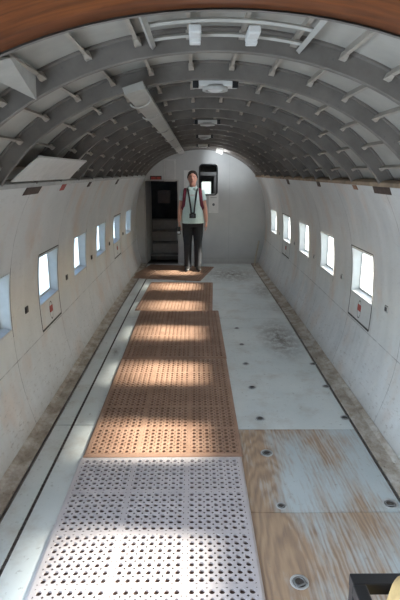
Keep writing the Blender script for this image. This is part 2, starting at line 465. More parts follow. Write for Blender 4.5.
# varnished plywood lining behind the first frame (over the camera)
m = MB(); rows = []
for p in frange(-62, 62, 3):
    r = []
    for d, o in ((1.265, 0.012), (1.265, -0.006), (1.16, -0.012), (0.9, -0.016), (0.4, -0.020), (-0.2, -0.022), (-0.9, -0.022), (-1.6, -0.022), (D_BACK, -0.022)):
        o -= 0.024 * math.cos(R(p * 1.45)) ** 2; a = arch(p, o, d); r.append((a[0], d, a[1]))
    rows.append(r)
m.grid(rows); struct(m.build('trim_3', ply_m, None, True), 'red-brown varnished plywood lining under the first ceiling frame')
m = MB(); rows = []
for p in frange(-62, 62, 3):
    rows.append([(arch(p, o, 1.27)[0], y, arch(p, o, 1.27)[1]) for o, y in ((-0.010 - 0.024 * math.cos(R(p * 1.45)) ** 2, 1.266), (-0.010 - 0.024 * math.cos(R(p * 1.45)) ** 2, 1.28), (0.02, 1.28))])
m.grid(rows); struct(m.build('trim_4', rib_m))

# ------------------------------------------------------------------ bulkheads
def tri_fill(loops, name, mat):
    bm = bmesh.new(); es = []
    for lp in loops:
        vs = [bm.verts.new(p) for p in lp]
        for i in range(len(vs)): es.append(bm.edges.new((vs[i], vs[(i+1) % len(vs)])))
    bmesh.ops.triangle_fill(bm, use_beauty=True, use_dissolve=False, edges=es)
    bmesh.ops.recalc_face_normals(bm, faces=bm.faces)
    me = bpy.data.meshes.new(name); bm.to_mesh(me); bm.free()
    o = bpy.data.objects.new(name, me); C.objects.link(o); me.materials.append(mat); return o
def outline(d, grow=0.0):
    r = [(wx(z, d) + grow, d, z) for z in (-0.03, 0.15, 0.3, 0.5, 0.7, 0.9, 1.1, 1.3, 1.45, ZJ)]
    t = [(arch(p, 0.077 + grow, d)[0], d, arch(p, 0.077 + grow, d)[1]) for p in frange(62, -62, 4)]
    l = [(-x, y, z) for x, y, z in reversed(r)]
    return r + t + l
def rrect(x0, x1, z0, z1, r, d, n=5):
    P = []
    for cx, cz, a0 in ((x1 - r, z0 + r, -90), (x1 - r, z1 - r, 0), (x0 + r, z1 - r, 90), (x0 + r, z0 + r, 180)):
        for k in range(n + 1):
            a = R(a0 + 90 * k / n); P.append((cx + r * math.cos(a), d, cz + r * math.sin(a)))
    return P
DX0, DX1, DZ1 = -0.965, -0.405, 1.45                     # doorway
HX0, HX1, HZ0, HZ1 = 0.045, 0.375, 1.215, 1.725          # hatch window beside the person's head
HX0, HX1 = -0.02, 0.285
b = tri_fill([outline(D_END, 0.012), [(DX0, D_END, 0.0), (DX0, D_END, DZ1), (DX1, D_END, DZ1), (DX1, D_END, 0.0)], rrect(HX0, HX1, HZ0, HZ1, 0.05, D_END)], 'wall_front', bulk_m)
struct(b)
struct(tri_fill([outline(D_BACK + 0.01, 0.012)], 'wall_back', bulk_m))
# door frame + compartment beyond
dr = root('door_1', (DX0, D_END, 0))
def Lb(m): m.v = [tuple(Vector(p) - Vector((DX0, D_END, 0))) for p in m.v]; return m
m = MB()
m.box((DX0 - 0.012, D_END + 0.02, DZ1 / 2), (0.012, 0.035, DZ1 / 2)); m.box((DX1 + 0.012, D_END + 0.02, DZ1 / 2), (0.012, 0.035, DZ1 / 2)); m.box(((DX0 + DX1) / 2, D_END + 0.02, DZ1 + 0.012), ((DX1 - DX0) / 2 + 0.024, 0.035, 0.012))
Lb(m).build('frame', midgrey_m, dr)
m = MB(); m.quad((DX0 + 0.002, D_END + 0.03, 0.01), (DX0 + 0.055, D_END + 0.55, 0.01), (DX0 + 0.055, D_END + 0.55, DZ1), (DX0 + 0.002, D_END + 0.03, DZ1))
Lb(m).build('door_leaf', midgrey_m, dr)
# forward compartment shell
CE = D_END + 1.75
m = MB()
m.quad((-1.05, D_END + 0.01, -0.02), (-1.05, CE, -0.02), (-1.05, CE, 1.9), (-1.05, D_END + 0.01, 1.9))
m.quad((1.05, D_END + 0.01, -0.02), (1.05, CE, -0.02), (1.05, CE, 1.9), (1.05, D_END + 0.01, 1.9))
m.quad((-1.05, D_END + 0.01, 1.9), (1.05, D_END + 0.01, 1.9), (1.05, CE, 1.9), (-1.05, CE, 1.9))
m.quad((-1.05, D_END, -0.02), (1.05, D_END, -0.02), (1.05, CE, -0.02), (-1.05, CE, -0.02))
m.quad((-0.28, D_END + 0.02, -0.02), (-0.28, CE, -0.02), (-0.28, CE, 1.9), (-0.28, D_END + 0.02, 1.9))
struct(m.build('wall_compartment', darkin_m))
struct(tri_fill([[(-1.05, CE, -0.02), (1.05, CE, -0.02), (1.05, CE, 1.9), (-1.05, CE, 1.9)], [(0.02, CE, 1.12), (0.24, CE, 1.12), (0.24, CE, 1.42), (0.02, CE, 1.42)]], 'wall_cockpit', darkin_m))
w = root('window_%d' % (wn + 1), (0.13, CE, 1.27))
m = MB(); m.grid([[(x - 0.13, dy, z - 1.27) for x, dd, z in rrect(0.02 + i, 0.24 - i, 1.12 + i, 1.42 - i, 0.02, 0)] for i, dy in ((-0.01, -0.01), (0.012, -0.01), (0.012, 0.01))], True)
m.build('frame', black_m, w)
m = MB(); m.quad((-0.115, 0.004, -0.155), (0.115, 0.004, -0.155), (0.115, 0.004, 0.155), (-0.115, 0.004, 0.155)); m.build('pane', pane_m, w)
# companion steps in the compartment
st = thing('boarding_steps', 'grey steps rising inside the dark doorway in the far bulkhead', 'steps', (-0.68, D_END + 0.35, 0))
for k in range(4):
    m = MB(); m.box((0, 0.22 * k + 0.11, 0.10 + 0.2 * k - 0.01), (0.27, 0.12, 0.012)); m.build('tread', stepm, st, bevel=0.003)
    m = MB(); m.box((0, 0.22 * k + 0.012, 0.1 * (2 * k + 1) / 1 * 0.5 + 0.1 * k * 0.5 - 0.005 if False else (0.2 * k + 0.09) / 2 + 0.0), (0.265, 0.008, (0.2 * k + 0.078) / 2)); m.build('riser', midgrey_m if k else darkin_m, st)
tag(MB().box((-0.70, D_END + 0.95, 1.14), (0.115, 0.10, 0.12)).build('equipment_box', darkin_m, bevel=0.008), 'dark metal box fixed above the steps in the doorway', 'box')
bpy.data.objects['equipment_box'].data.materials[0] = simple('dark_box_paint', (0.17, 0.13, 0.11), 0.6)
for q in (bpy.data.objects['equipment_box'],):
    m = MB(); m.box((-0.70, D_END + 1.25, 1.14), (0.015, 0.25, 0.015)); m.build('bracket', darkin_m, q)

# hatch window in the bulkhead: black rubber frame with a cross bar
hw = root('window_%d' % (wn + 2), ((HX0 + HX1) / 2, D_END, (HZ0 + HZ1) / 2)); c0 = Vector(hw.location)
m = MB(); m.grid([[tuple(Vector((x, D_END + dy, z)) - c0) for x, dd, z in rrect(HX0 + i, HX1 - i, HZ0 + i, HZ1 - i, max(0.02, 0.055 - i), D_END)] for i, dy in ((-0.012, 0.0), (-0.010, -0.014), (0.010, -0.016), (0.014, 0.03))], True)
m.build('frame', black_m, hw, True)
m = MB(); m.box((0, 0.03, 0.10), ((HX1 - HX0) / 2 - 0.01, 0.012, 0.03)); m.box((0.12, 0.03, -0.1), (0.022, 0.012, 0.16)); m.build('cross_bar', simple('grey_bar', (0.16, 0.16, 0.16), 0.5), hw)

# ------------------------------------------------------------------ floor
PXL, PXR = -0.865, 0.95                                  # panel edges
fl = root('floor')
def sheet(x0, x1, y0, y1, mat, z=0.0):
    m = MB(); g = 0.004
    def X(x, y): return x * S(y) if abs(x) > 0.5 else x
    ys = frange(y0 + g, y1 - g, 0.3)
    top = [[(X(x0, y) + g, y, z), (X(x1, y) - g, y, z)] for y in ys]
    m.grid(top)
    lo = [[(X(x0, y) + g, y, z - 0.02), (X(x0, y) + g, y, z)] for y in ys]; hi = [[(X(x1, y) - g, y, z), (X(x1, y) - g, y, z - 0.02)] for y in ys]
    m.grid(lo); m.grid(hi)
    for y in (ys[0], ys[-1]): m.quad((X(x0, y) + g, y, z), (X(x1, y) - g, y, z), (X(x1, y) - g, y, z - 0.02), (X(x0, y) + g, y, z - 0.02))
    m.build('floor_sheet', mat, fl)
sheet(-0.24, PXR, -0.5, 2.02, worn_m); sheet(-0.24, PXR, 2.02, 2.81, worn2_m)
sheet(-0.24, PXR, 2.81, 5.26, floor_m); sheet(-0.24, PXR, 5.26, 7.70, floor_m); sheet(-0.24, PXR, 7.70, D_END, floor_m)
sheet(-0.24, PXR, D_BACK, -0.5, floor_m)
RX = -0.88                                               # seat-track
for y0, y1 in ((D_BACK, 0.4), (0.4, 2.87), (2.87, 5.31), (5.31, 7.75), (7.75, D_END)):
    sheet(RX + 0.005, -0.24, y0, y1, floor_m); sheet(-0.998, RX - 0.005, y0, y1, floor_m)
m = MB(); m.quad((-1.3, D_BACK, -0.022), (1.3, D_BACK, -0.022), (1.3, D_END, -0.022), (-1.3, D_END, -0.022))
m.build('subfloor', tape_m, fl)
# seat track: a dark rail with round cut-outs, set between the left sheets
tr = root('trim_5')
m = MB(); rows = []
for y in frange(D_BACK, D_END, 0.25): rows.append([(RX * S(y) - 0.008, y, -0.004), (RX * S(y) + 0.008, y, -0.004)])
m.grid(rows); m.build('rail', rail_m, tr)
m = MB()
y = 0.8
while y < D_END - 0.05:
    m.disc_ring((RX * S(y), y, -0.004), 0.0045, 0.0075, 0, 0.004, 8); y += 0.032
m.build('rail_teeth', rail_m, tr)
# dirty channel between the floor sheets and the lining
for side, x0 in ((-1, 0.998), (1, PXR)):
    m = MB(); rows = []
    for y in frange(D_BACK, D_END, 0.2):
        xe = wx(0.0, y) + (0.004 if side < 0 else -0.022)
        rows.append([(side * (x0 * S(y) + 0.004), y, -0.012), (side * (x0 * S(y) + 0.02), y, 0.004), (side * lerp(x0 * S(y), xe, 0.75), y, 0.006), (side * xe, y, 0.022)])
    m.grid(rows); struct(m.build('baseboard_left' if side < 0 else 'baseboard_right', dirt_m))
    m = MB(); rows = []
    for y in frange(D_BACK, D_END, 0.2):
        x = x0 * S(y); rows.append([(side * (x + 0.0005), y, 0.004), (side * (x + 0.006), y, 0.005), (side * (x + 0.012), y, 0.002)])
    m.grid(rows); struct(m.build('trim_6' if side < 0 else 'trim_7', rail_m))

# ------------------------------------------------------------------ perforated rubber mats
def mat_mesh(nx, ny, per=7, c=0.04, strip=0.018, border=0.026, k=0.0060, r=0.0127, th=0.011):
    m = MB(); cells = {}
    W = nx * per * c + (nx - 1) * strip; H = ny * per * c + (ny - 1) * strip
    def spans(n):
        out = []; p = 0.0
        for i in range(n):
            for j in range(per): out.append((p, p + c)); p += c
            p += strip
        return out
    xs, ys = spans(nx), spans(ny)
    h = c / 2
    outer = [(h, h-k), (h-k, h), (-(h-k), h), (-h, h-k), (-h, -(h-k)), (-(h-k), -h), (h-k, -h), (h, -(h-k))]
    inner = [(r * math.cos(R(22.5 + 45 * q)), r * math.sin(R(22.5 + 45 * q))) for q in range(8)]
    for xa, xb in xs:
        for ya, yb in ys:
            cx, cy = (xa + xb) / 2 - W / 2, (ya + yb) / 2 - H / 2
            i = len(m.v)
            m.v += [(cx + a, cy + b, th) for a, b in outer]; m.v += [(cx + a, cy + b, th) for a, b in inner]
            m.v += [(cx + a, cy + b, 0.0015) for a, b in inner]
            for q in range(8):
                q2 = (q + 1) % 8
                m.f.append((i+q, i+q2, i+8+q2, i+8+q)); m.f.append((i+8+q, i+8+q2, i+16+q2, i+16+q))
    for a in range(1, nx):
        x = a * per * c + (a - 1) * strip - W / 2
        m.quad((x, -H/2, th), (x + strip, -H/2, th), (x + strip, H/2, th), (x, H/2, th))
    for a in range(1, ny):
        y = a * per * c + (a - 1) * strip - H / 2
        m.quad((-W/2, y, th - 0.0002), (W/2, y, th - 0.0002), (W/2, y + strip, th - 0.0002), (-W/2, y + strip, th - 0.0002))
    rows = []
    for e, z in ((0, th), (border * 0.55, th), (border, 0.003), (border, 0.001)):
        x, y = W / 2 + e, H / 2 + e
        rows.append([(-x, -y, z), (x, -y, z), (x, y, z), (-x, y, z)])
    m.grid(rows, True)
    me_o = m.build('rubber_mat', None)
    me = me_o.data; bpy.data.objects.remove(me_o)
    u = MB(); x, y = W/2 + 0.006, H/2 + 0.006; u.quad((-x, -y, 0.001), (x, -y, 0.001), (x, y, 0.001), (-x, y, 0.001))
    uo = u.build('hole_shade', hole_shade_m); ue = uo.data; bpy.data.objects.remove(uo)
    return me, ue, W + 2 * border, H + 2 * border
BIG = mat_mesh(3, 5); FAR = mat_mesh(4, 4, per=6, c=0.0435)
print('MAT', BIG[2:], FAR[2:])
def put_mat(name, kit, x, y, rz, mat, label, z=0.001, sx=1.0):
    o = bpy.data.objects.new(name, kit[0]); C.objects.link(o); o.location = (x, y, z); o.rotation_euler = (0, 0, R(rz)); o.scale = (sx, 1, 1)
    if not kit[0].materials: kit[0].materials.append(mat)
    o.material_slots[0].link = 'OBJECT'; o.material_slots[0].material = mat
    u = bpy.data.objects.new('hole_shade', kit[1]); C.objects.link(u); u.parent = o
    tag(o, label, 'floor mat', 'perforated rubber mats down the cabin')
put_mat('rubber_mat', BIG, -0.268, 1.725, 0.4, mat_glare, 'glare-paled pinkish perforated rubber mat nearest the camera, lying beside bare worn plywood')
put_mat('rubber_mat', BIG, -0.268, 3.255, 0.3, mat_tan, 'tan perforated rubber mat directly behind the glare-paled pinkish mat')
put_mat('rubber_mat', BIG, -0.272, 4.79, 0.3, mat_tan, 'tan perforated rubber mat midway along the row, third from the camera')
put_mat('rubber_mat', BIG, -0.32, 6.325, -2.0, mat_tan, 'tan perforated rubber mat just before the skewed dimmed mat by the bulkhead')
put_mat('rubber_mat', FAR, -0.455, 7.87, -12.5, mat_dim, 'dimmed tan perforated rubber mat lying skewed at the feet of the standing woman')

# ------------------------------------------------------------------ recessed tie-down rings
def ring_kit():
    m = MB(); m.disc_ring((0, 0, 0), 0.026, 0.036, 0, 0.004, 20); m.build
    return m
g0 = MB(); g0.disc_ring((0, 0, 0), 0.027, 0.037, 0.0, 0.004, 22)
dish = MB(); n = 22
dish.grid([[(r * math.cos(2*PI*q/n), r * math.sin(2*PI*q/n), z) for q in range(n)] for r, z in ((0.028, 0.003), (0.024, 0.0012), (0.001, 0.001))], True)
loop = MB(); pts = [(0.021 * math.cos(R(a)), 0.021 * math.sin(R(a)), 0.006) for a in range(-60, 250, 18)]; loop.tube(pts, 0.0038, 8)
bar = MB(); bar.tube([(-0.024, -0.017, 0.006), (0.024, -0.017, 0.006)], 0.0042, 8)
bright_m = simple('rubbed_steel', (0.55, 0.55, 0.54), 0.4, 0.4, vary=0.2)
proto = [('collar', g0, bright_m), ('dish', dish, rail_m), ('ring', loop, steel_m), ('hinge_bar', bar, steel_m)]
meshes = []
for nm, mb, mt in proto:
    o = mb.build(nm, mt, None, True); meshes.append((nm, o.data)); bpy.data.objects.remove(o)
def tie(x, y, rz, s, label):
    t = thing('tie_down_ring', label, 'tie-down ring', (x, y, 0.001), R(rz), 'tie-down rings set in the floor')
    t.scale = (s * 0.9, s * 0.9, s * 0.6)
    for nm, me in meshes:
        o = bpy.data.objects.new(nm, me); C.objects.link(o); o.parent = t
def ground(px, py, z=0.0):                               # floor point read off the photograph's frame
    ph = R(PITCH); f = 486.0
    a = math.atan((py - 300) / f) + ph; d = (CAMH - z) / math.tan(a); zc = d * math.cos(ph) + (CAMH - z) * math.sin(ph)
    return (px - 197) * zc / f + CAMX, d
RINGS = [
 (299, 583, 20, 1.15, 'steel tie-down ring in bare wood, closest to the black tube frame'),
 (390, 505, -10, 1.15, 'steel tie-down ring near the right floor edge, beyond the black tube frame'),
 (281, 506.5, 40, 0.8, 'faint paint-covered tie-down ring on the seam between two worn plywood sheets'),
 (266.5, 453.5, 15, 1.1, 'steel tie-down ring in worn plywood beside the seam of the two nearest mats'),
 (259.6, 419, 5, 1.0, 'tie-down ring in painted floor just beyond the worn plywood, beside the tan mat'),
 (345, 418.4, 0, 1.0, 'tie-down ring just beyond the worn plywood, close to the right floor edge'),
 (252, 387.8, 30, 0.95, 'dark tie-down ring in painted floor beside the middle of the second mat'),
 (326, 387, -20, 0.95, 'tie-down ring by the right floor edge, second beyond the worn plywood'),
 (245.7, 364, 10, 0.95, 'tie-down ring beside the seam between the second and third mats'),
 (313, 364.4, 0, 0.95, 'tie-down ring by the right floor edge, just short of the dark stain'),
 (241.6, 344.6, 0, 0.85, 'small tie-down ring beside the near half of the third mat'),
 (302.5, 340, 0, 0.85, 'tie-down ring inside the dark stain on the right of the floor'),
 (236.7, 328.4, 0, 0.9, 'farthest clear tie-down ring, beside the far half of the third mat'),
]
for px, py, rz, s, lab in RINGS:
    x, d = ground(px, py); tie(x, d, rz, s, lab)

# ------------------------------------------------------------------ fittings on the walls
names = ['first and second', 'second and third', 'third and fourth', 'fourth and fifth', 'fifth and sixth']
for side in (-1, 1):
    for k in range(5):
        d = 3.115 + 1.03 * k; z = 0.715; X = wx(z, d) - 0.004
        wl = 'left' if side < 0 else 'right'
        if side > 0 and k == 0: lab = 'small square vent on right wall, this side of the nearest hatch window'
        else: lab = 'small vent on %s wall between %s windows from the camera' % (wl, names[k if side < 0 else k - 1])
        t = thing('wall_vent', lab, 'vent', (side * X, d, z), 0, 'small vents between the windows')
        m = MB(); m.box((0, 0, 0), (0.004, 0.026, 0.022)); m.build('plate', midgrey_m if side > 0 else black_m, t, bevel=0.002)
        m = MB(); m.box((-side * 0.004, 0, 0), (0.0025, 0.016, 0.013)); m.build('opening', black_m, t)
def wall_patch(side, d, z0, z1, w, mat, name, label, cat, group=None, skew=0.0):
    m = MB(); rows = []
    for e in (0.001, 0.005):
        pass
    m.loft([[(side * (wx(z, y) - e), y + skew * (z - z0), z) for y, z in ((d - w, z0), (d + w, z0), (d + w, z1), (d - w, z1))] for e in (0.0005, 0.006)])
    return tag(m.build(name, mat), label, cat, group)
G = 'dark patches under the ceiling ledge'
wall_patch(-1, 2.86, 1.475, 1.536, 0.13, tape_m, 'tape_patch', 'dark brown patch under the ledge below the hanging white panel', 'patch', G, 0.5)
wall_patch(-1, 4.38, 1.475, 1.53, 0.045, tape_m, 'tape_patch', 'narrow dark patch under the left ledge past the red sticker', 'patch', G, 0.6)
wall_patch(-1, 5.9, 1.46, 1.53, 0.05, tape_m, 'tape_patch', 'small dark patch under the left ledge above the exit hatch far down the cabin', 'patch', G, 0.6)
wall_patch(1, 2.90, 1.475, 1.536, 0.13, tape_m, 'tape_patch', 'large dark patch under the right ledge nearest the camera', 'patch', G, -0.4)
wall_patch(1, 4.42, 1.475, 1.53, 0.05, tape_m, 'tape_patch', 'small dark patch under the right ledge between brown sticker and far end', 'patch', G, -0.6)
wall_patch(1, 5.9, 1.46, 1.53, 0.06, tape_m, 'tape_patch', 'dark patch under the right ledge above the third window from the bulkhead', 'patch', G, -0.6)
wall_patch(1, 3.38, 1.485, 1.515, 0.04, simple('brown_sticker', (0.28, 0.13, 0.07), 0.6), 'wall_sticker', 'small brown sticker under the right ledge', 'sticker')
s = wall_patch(-1, 3.52, 1.475, 1.53, 0.05, red_m, 'wall_sticker', 'small dark red sticker under the left ledge past the hanging white panel', 'sticker', None, 0.4)

# ------------------------------------------------------------------ fittings on the bulkhead
yb = D_END - 0.006
t = thing('door_sign', 'small dark red sign fixed above the doorway in the bulkhead', 'sign', (-0.775, yb, 1.495))
m = MB(); m.box((0, 0, 0), (0.10, 0.005, 0.042)); m.build('backing', simple('sign_black', (0.03, 0.02, 0.02), 0.5), t)
m = MB(); m.box((-0.04, -0.005, 0), (0.042, 0.002, 0.026)); m.box((0.048, -0.005, 0), (0.036, 0.002, 0.026)); m.build('red_field', red_m, t)
t = thing('access_panel', 'pale upright access panel on the bulkhead above and right of the doorway', 'panel', (-0.53, yb, 1.63))
m = MB(); m.box((0, 0, 0), (0.10, 0.006, 0.185)); m.build('plate', ltgrey_m, t, bevel=0.004)
m = MB(); m.box((0, -0.006, 0), (0.078, 0.004, 0.16)); m.build('cover', bulk_m, t, bevel=0.003)
t = thing('paper_sign', 'white paper notice on the bulkhead below the black framed window', 'notice', (0.225, yb, 1.07))
m = MB(); m.box((0, 0, 0), (0.086, 0.003, 0.165)); m.build('sheet', paper_m, t)
m = MB(); m.ell((0.0, -0.004, -0.02), (0.022, 0.0015, 0.026), 14, 8); m.build('emblem', simple('emblem_grey', (0.12, 0.12, 0.13), 0.6), t)
m = MB(); m.box((0, -0.0035, 0.10), (0.055, 0.001, 0.006)); m.build('heading_line', midgrey_m, t)
tag(MB().box((-0.215, yb, 1.46), (0.075, 0.004, 0.17)).build('paper_sign', paper_m), "white sheet on the bulkhead partly hidden behind the woman's head", 'notice')
t = thing('timber_batten', 'pale timber strip leaning in the far right corner', 'batten', (0.93, 8.45, 0.004))
m = MB(); m.tube([(0.015, 0.0, 0.0), (0.05, 0.06, 0.2), (0.10, 0.12, 0.42)], 0.02, 6, flat=(0.022, 0.012)); m.build('strip', batten_m, t)

# ------------------------------------------------------------------ ceiling fittings
def down(x, d, o):                                       # point under the arch at lateral x
    p = math.degrees(math.asin(max(-1, min(1, x / ((1.12 + o) * S(d)))))); return Vector((x, d, arch(p, o, d)[1])), p
# ladder frame in the first bay
t = thing('ceiling_ladder_frame', 'pale metal frame with two cross bars in the first bay of the ceiling', 'frame', (0, 1.6, 1.98))
o0 = Vector(t.location)
def LT(p): return tuple(Vector(p) - o0)
for x in (-0.215, 0.285):
    m = MB(); m.tube([LT(down(x, d, 0.03)[0]) for d in (1.345, 1.5, 1.65, 1.82)], 0.010, 4, flat=(0.012, 0.011)); m.build('side_rail', duct_m, t)
for d in (1.595, 1.755):
    m = MB(); m.tube([LT(down(x, d, 0.035)[0]) for x in frange(-0.215, 0.285, 0.05)], 0.006, 4, flat=(0.007, 0.006)); m.build('cross_bar', duct_m, t)
for x in (-0.07, 0.11):
    t2 = thing('junction_box', 'white box across the ceiling frame bars, %s' % ('the one nearer the long cable duct' if x < 0 else 'the one farther from the long cable duct'), 'box', down(x, 1.675, 0.02)[0], 0, 'white boxes on the ceiling frame')
    m = MB(); m.box((0, 0, 0), (0.019, 0.058, 0.012)); m.build('body', ltgrey_m, t2, bevel=0.005)
    m = MB(); m.box((0, 0.04, -0.016), (0.018, 0.018, 0.006)); m.build('cap', ltgrey_m, t2, bevel=0.003)
# cable duct
t = thing('cable_duct', 'long pale cable duct running along the ceiling to the far bulkhead', 'duct', (-0.34, 2.4, 1.95)); o0 = Vector(t.location)
m = MB(); rows = []
for d in frange(2.2, D_END - 0.02, 0.25):
    c, p = down(-0.335 * S(d), d, -0.004)
    u = Vector((math.cos(R(p)), 0, -math.sin(R(p)))); w_ = Vector((math.sin(R(p)), 0, math.cos(R(p))))
    rows.append([LT(c + u * a + w_ * b_) for a, b_ in ((-0.045, 0.0), (-0.045, -0.03), (0.045, -0.03), (0.045, 0.0))])
m.loft(rows); m.build('channel', duct_m, t)
for d in (2.5, 3.05, 4.1, 5.2, 6.3, 7.4):
    c, p = down(-0.335 * S(d), d, -0.036)
    u = Vector((math.cos(R(p)), 0, -math.sin(R(p)))); w_ = Vector((math.sin(R(p)), 0, math.cos(R(p))))
    m = MB(); m.tube([LT(c + u * 0.05 * math.cos(a) + w_ * (-0.018 * math.sin(a) + 0.006) + Vector((0, 0.06 * math.sin(a), 0))) for a in [PI * q / 8 for q in range(9)]], 0.004, 6); m.build('strap', midgrey_m, t)
# round lamps
def lamp(x, d, w, label):
    c, p = down(x, d, -0.008); t = thing('ceiling_lamp', label, 'ceiling lamp', c, 0, 'round lamps along the ceiling crown')
    m = MB(); m.box((0, 0, 0), (w, w * 0.45, 0.012)); m.build('plate', white_m, t, bevel=0.004)
    m = MB(); n = 24; m.disc_ring((0, 0, -0.028), w * 0.42, w * 0.56, 0, 0.02, n); m.build('rim', midgrey_m, t, True)
    m = MB(); m.ell((0, 0, -0.012), (w * 0.42, w * 0.42, 0.022), 20, 8); m.build('lens', ltgrey_m, t, True)
    for s_ in (-1, 1):
        m = MB(); m.box((s_ * w * 0.86, -w * 0.40, -0.004), (w * 0.13, w * 0.10, 0.018)); m.build('clip', black_m, t, bevel=0.002)
lamp(0.02, 2.43, 0.105, 'round ceiling lamp on white plate nearest the camera')
lamp(0.02, 4.17, 0.105, 'round ceiling lamp on white plate, second along the crown')
lamp(0.02, 5.70, 0.095, 'ceiling lamp on white plate, third along the crown')
lamp(0.02, 7.25, 0.095, 'ceiling lamp on white plate, farthest along the crown')
c, p = down(0.28, 7.75, -0.035)
t = thing('work_lamp', 'small white work lamp on the ceiling aimed at the far bulkhead', 'lamp', c)
m = MB(); m.box((0, 0, 0), (0.055, 0.06, 0.03), Matrix.Rotation(R(20), 3, 'Y')); m.build('housing', white_m, t, bevel=0.006)
m = MB(); m.tube([(0, 0, 0.02), (0.01, 0, 0.05)], 0.008, 8); m.build('stem', midgrey_m, t)

# white sheet hanging inside the left ribs
t = thing('hanging_panel', 'white sheet panel leaning along the left ceiling just above the ledge', 'panel', (-0.95, 3.0, 1.56)); o0 = Vector(t.location)
def onrib(z, d, gap):
    zz = ZJ + (z - ZJ) / T(d); p = math.degrees(math.acos(max(-1, min(1, (zz - 1.11) / 0.89)))); return -(1.12 * math.sin(R(p)) * S(d)) + gap
rows = []
for k in range(9):
    u = k / 8; db = lerp(2.40, 3.50, u); dt = lerp(2.40, 3.42, u)
    rows.append([LT((onrib(lerp(1.556, 1.672, v), lerp(db, dt, v), lerp(0.012, 0.055, v)), lerp(db, dt, v), lerp(1.556, 1.672, v))) for v in (0, .25, .5, .75, 1)])
m = MB(); m.grid(rows); o = m.build('sheet', simple('white_sheet', (0.56, 0.55, 0.53), 0.5, vary=0.08), t)
sd = o.modifiers.new('thick', 'SOLIDIFY'); sd.thickness = 0.004
m = MB(); m.tube([rows[0][4], rows[4][4], rows[8][4]], 0.005, 6); m.build('edge_bead', midgrey_m, t)
# gusset bracket on the left of the first bay
t = thing('gusset_bracket', 'large triangular white gusset plate on the first left ceiling rib', 'bracket', (-0.7, 1.75, 1.9)); o0 = Vector(t.location)
A = Vector((-0.715, 1.60, 1.90)); B = Vector((-0.640, 1.80, 1.842)); Cc = Vector((-0.86, 1.80, 1.72)); D = Vector((-0.84, 1.45, 1.79))
A = Vector((-0.59, 1.50, 1.91)); B = Vector((-0.625, 1.82, 1.843)); Cc = Vector((-0.697, 1.424, 1.883)); D = Vector((-0.585, 1.35, 1.87))
m = MB(); m.loft([[LT(A), LT(B), LT(Cc), LT(D)], [LT(A + Vector((-0.004, 0, 0.004))), LT(B + Vector((-0.004, 0, 0.004))), LT(Cc + Vector((-0.004, 0, 0.004))), LT(D + Vector((-0.004, 0, 0.004)))]])
m.build('plate', duct_m, t)
E = Vector((-0.615, 1.80, 1.915)); F = Vector((-0.60, 1.62, 1.93))
m = MB(); m.loft([[LT(A), LT(B), LT(E), LT(F)], [LT(A + Vector((0, .003, .004))), LT(B + Vector((0, .003, .004))), LT(E + Vector((0, .003, .004))), LT(F + Vector((0, .003, .004)))]])
m.build('flange', midgrey_m, t)

# ------------------------------------------------------------------ black tube stand with a tan bag, close to the camera
FX, FY, FZ = 0.385, 1.165, 0.45
t = thing('tube_frame', 'black square tube frame stand on the plywood nearest the camera', 'stand', (FX + 0.27, FY - 0.2, 0))
def FT(p): return tuple(Vector(p) - Vector((FX + 0.27, FY - 0.2, 0)))
for nm, a, b_ in (('rail', (FX + 0.27, FY, FZ - 0.02), (0.27, 0.02, 0.02)), ('rail', (FX + 0.27, FY - 0.4, FZ - 0.02), (0.27, 0.02, 0.02)),
                  ('rail', (FX + 0.018, FY - 0.2, FZ - 0.0205), (0.019, 0.18, 0.0195)), ('rail', (FX + 0.522, FY - 0.2, FZ - 0.0205), (0.019, 0.18, 0.0195))):
    m = MB(); m.box(FT(a), b_); m.build(nm, black_m, t, bevel=0.003)
for x in (FX + 0.02, FX + 0.52):
    for y in (FY, FY - 0.4):
        m = MB(); m.box(FT((x, y, (FZ - 0.04) / 2)), (0.018, 0.018, (FZ - 0.04) / 2)); m.build('leg', black_m, t, bevel=0.003)
t = thing('canvas_bag', 'tan canvas bag standing inside the black tube frame', 'bag', (FX + 0.165, FY - 0.15, 0.001))
m = MB(); rings = []
for z, s_, ty in ((0.0, 0.85, 0), (0.03, 1.0, 0), (0.2, 1.04, 0), (0.42, 0.98, 0), (0.50, 0.86, 0.004), (0.54, 0.62, 0.006), (0.557, 0.3, 0.01)):
    ring = []
    for q in range(28):
        a = 2*PI*q/28; e = 1 + 0.03 * math.sin(5 * a + z * 11)
        ring.append((0.11 * s_ * e * math.copysign(abs(math.cos(a)) ** 0.7, math.cos(a)), 0.125 * s_ * e * math.copysign(abs(math.sin(a)) ** 0.7, math.sin(a)) + ty, z))
    rings.append(ring)
m.loft(rings); m.build('body', tan_m, t, True)
m = MB(); m.tube([(-0.01, 0.03, 0.545), (0.02, 0.035, 0.563), (0.06, 0.035, 0.556), (0.10, 0.02, 0.50)], 0.012, 8, flat=(0.022, 0.007)); m.build('flap_trim', bagdark_m, t, True)

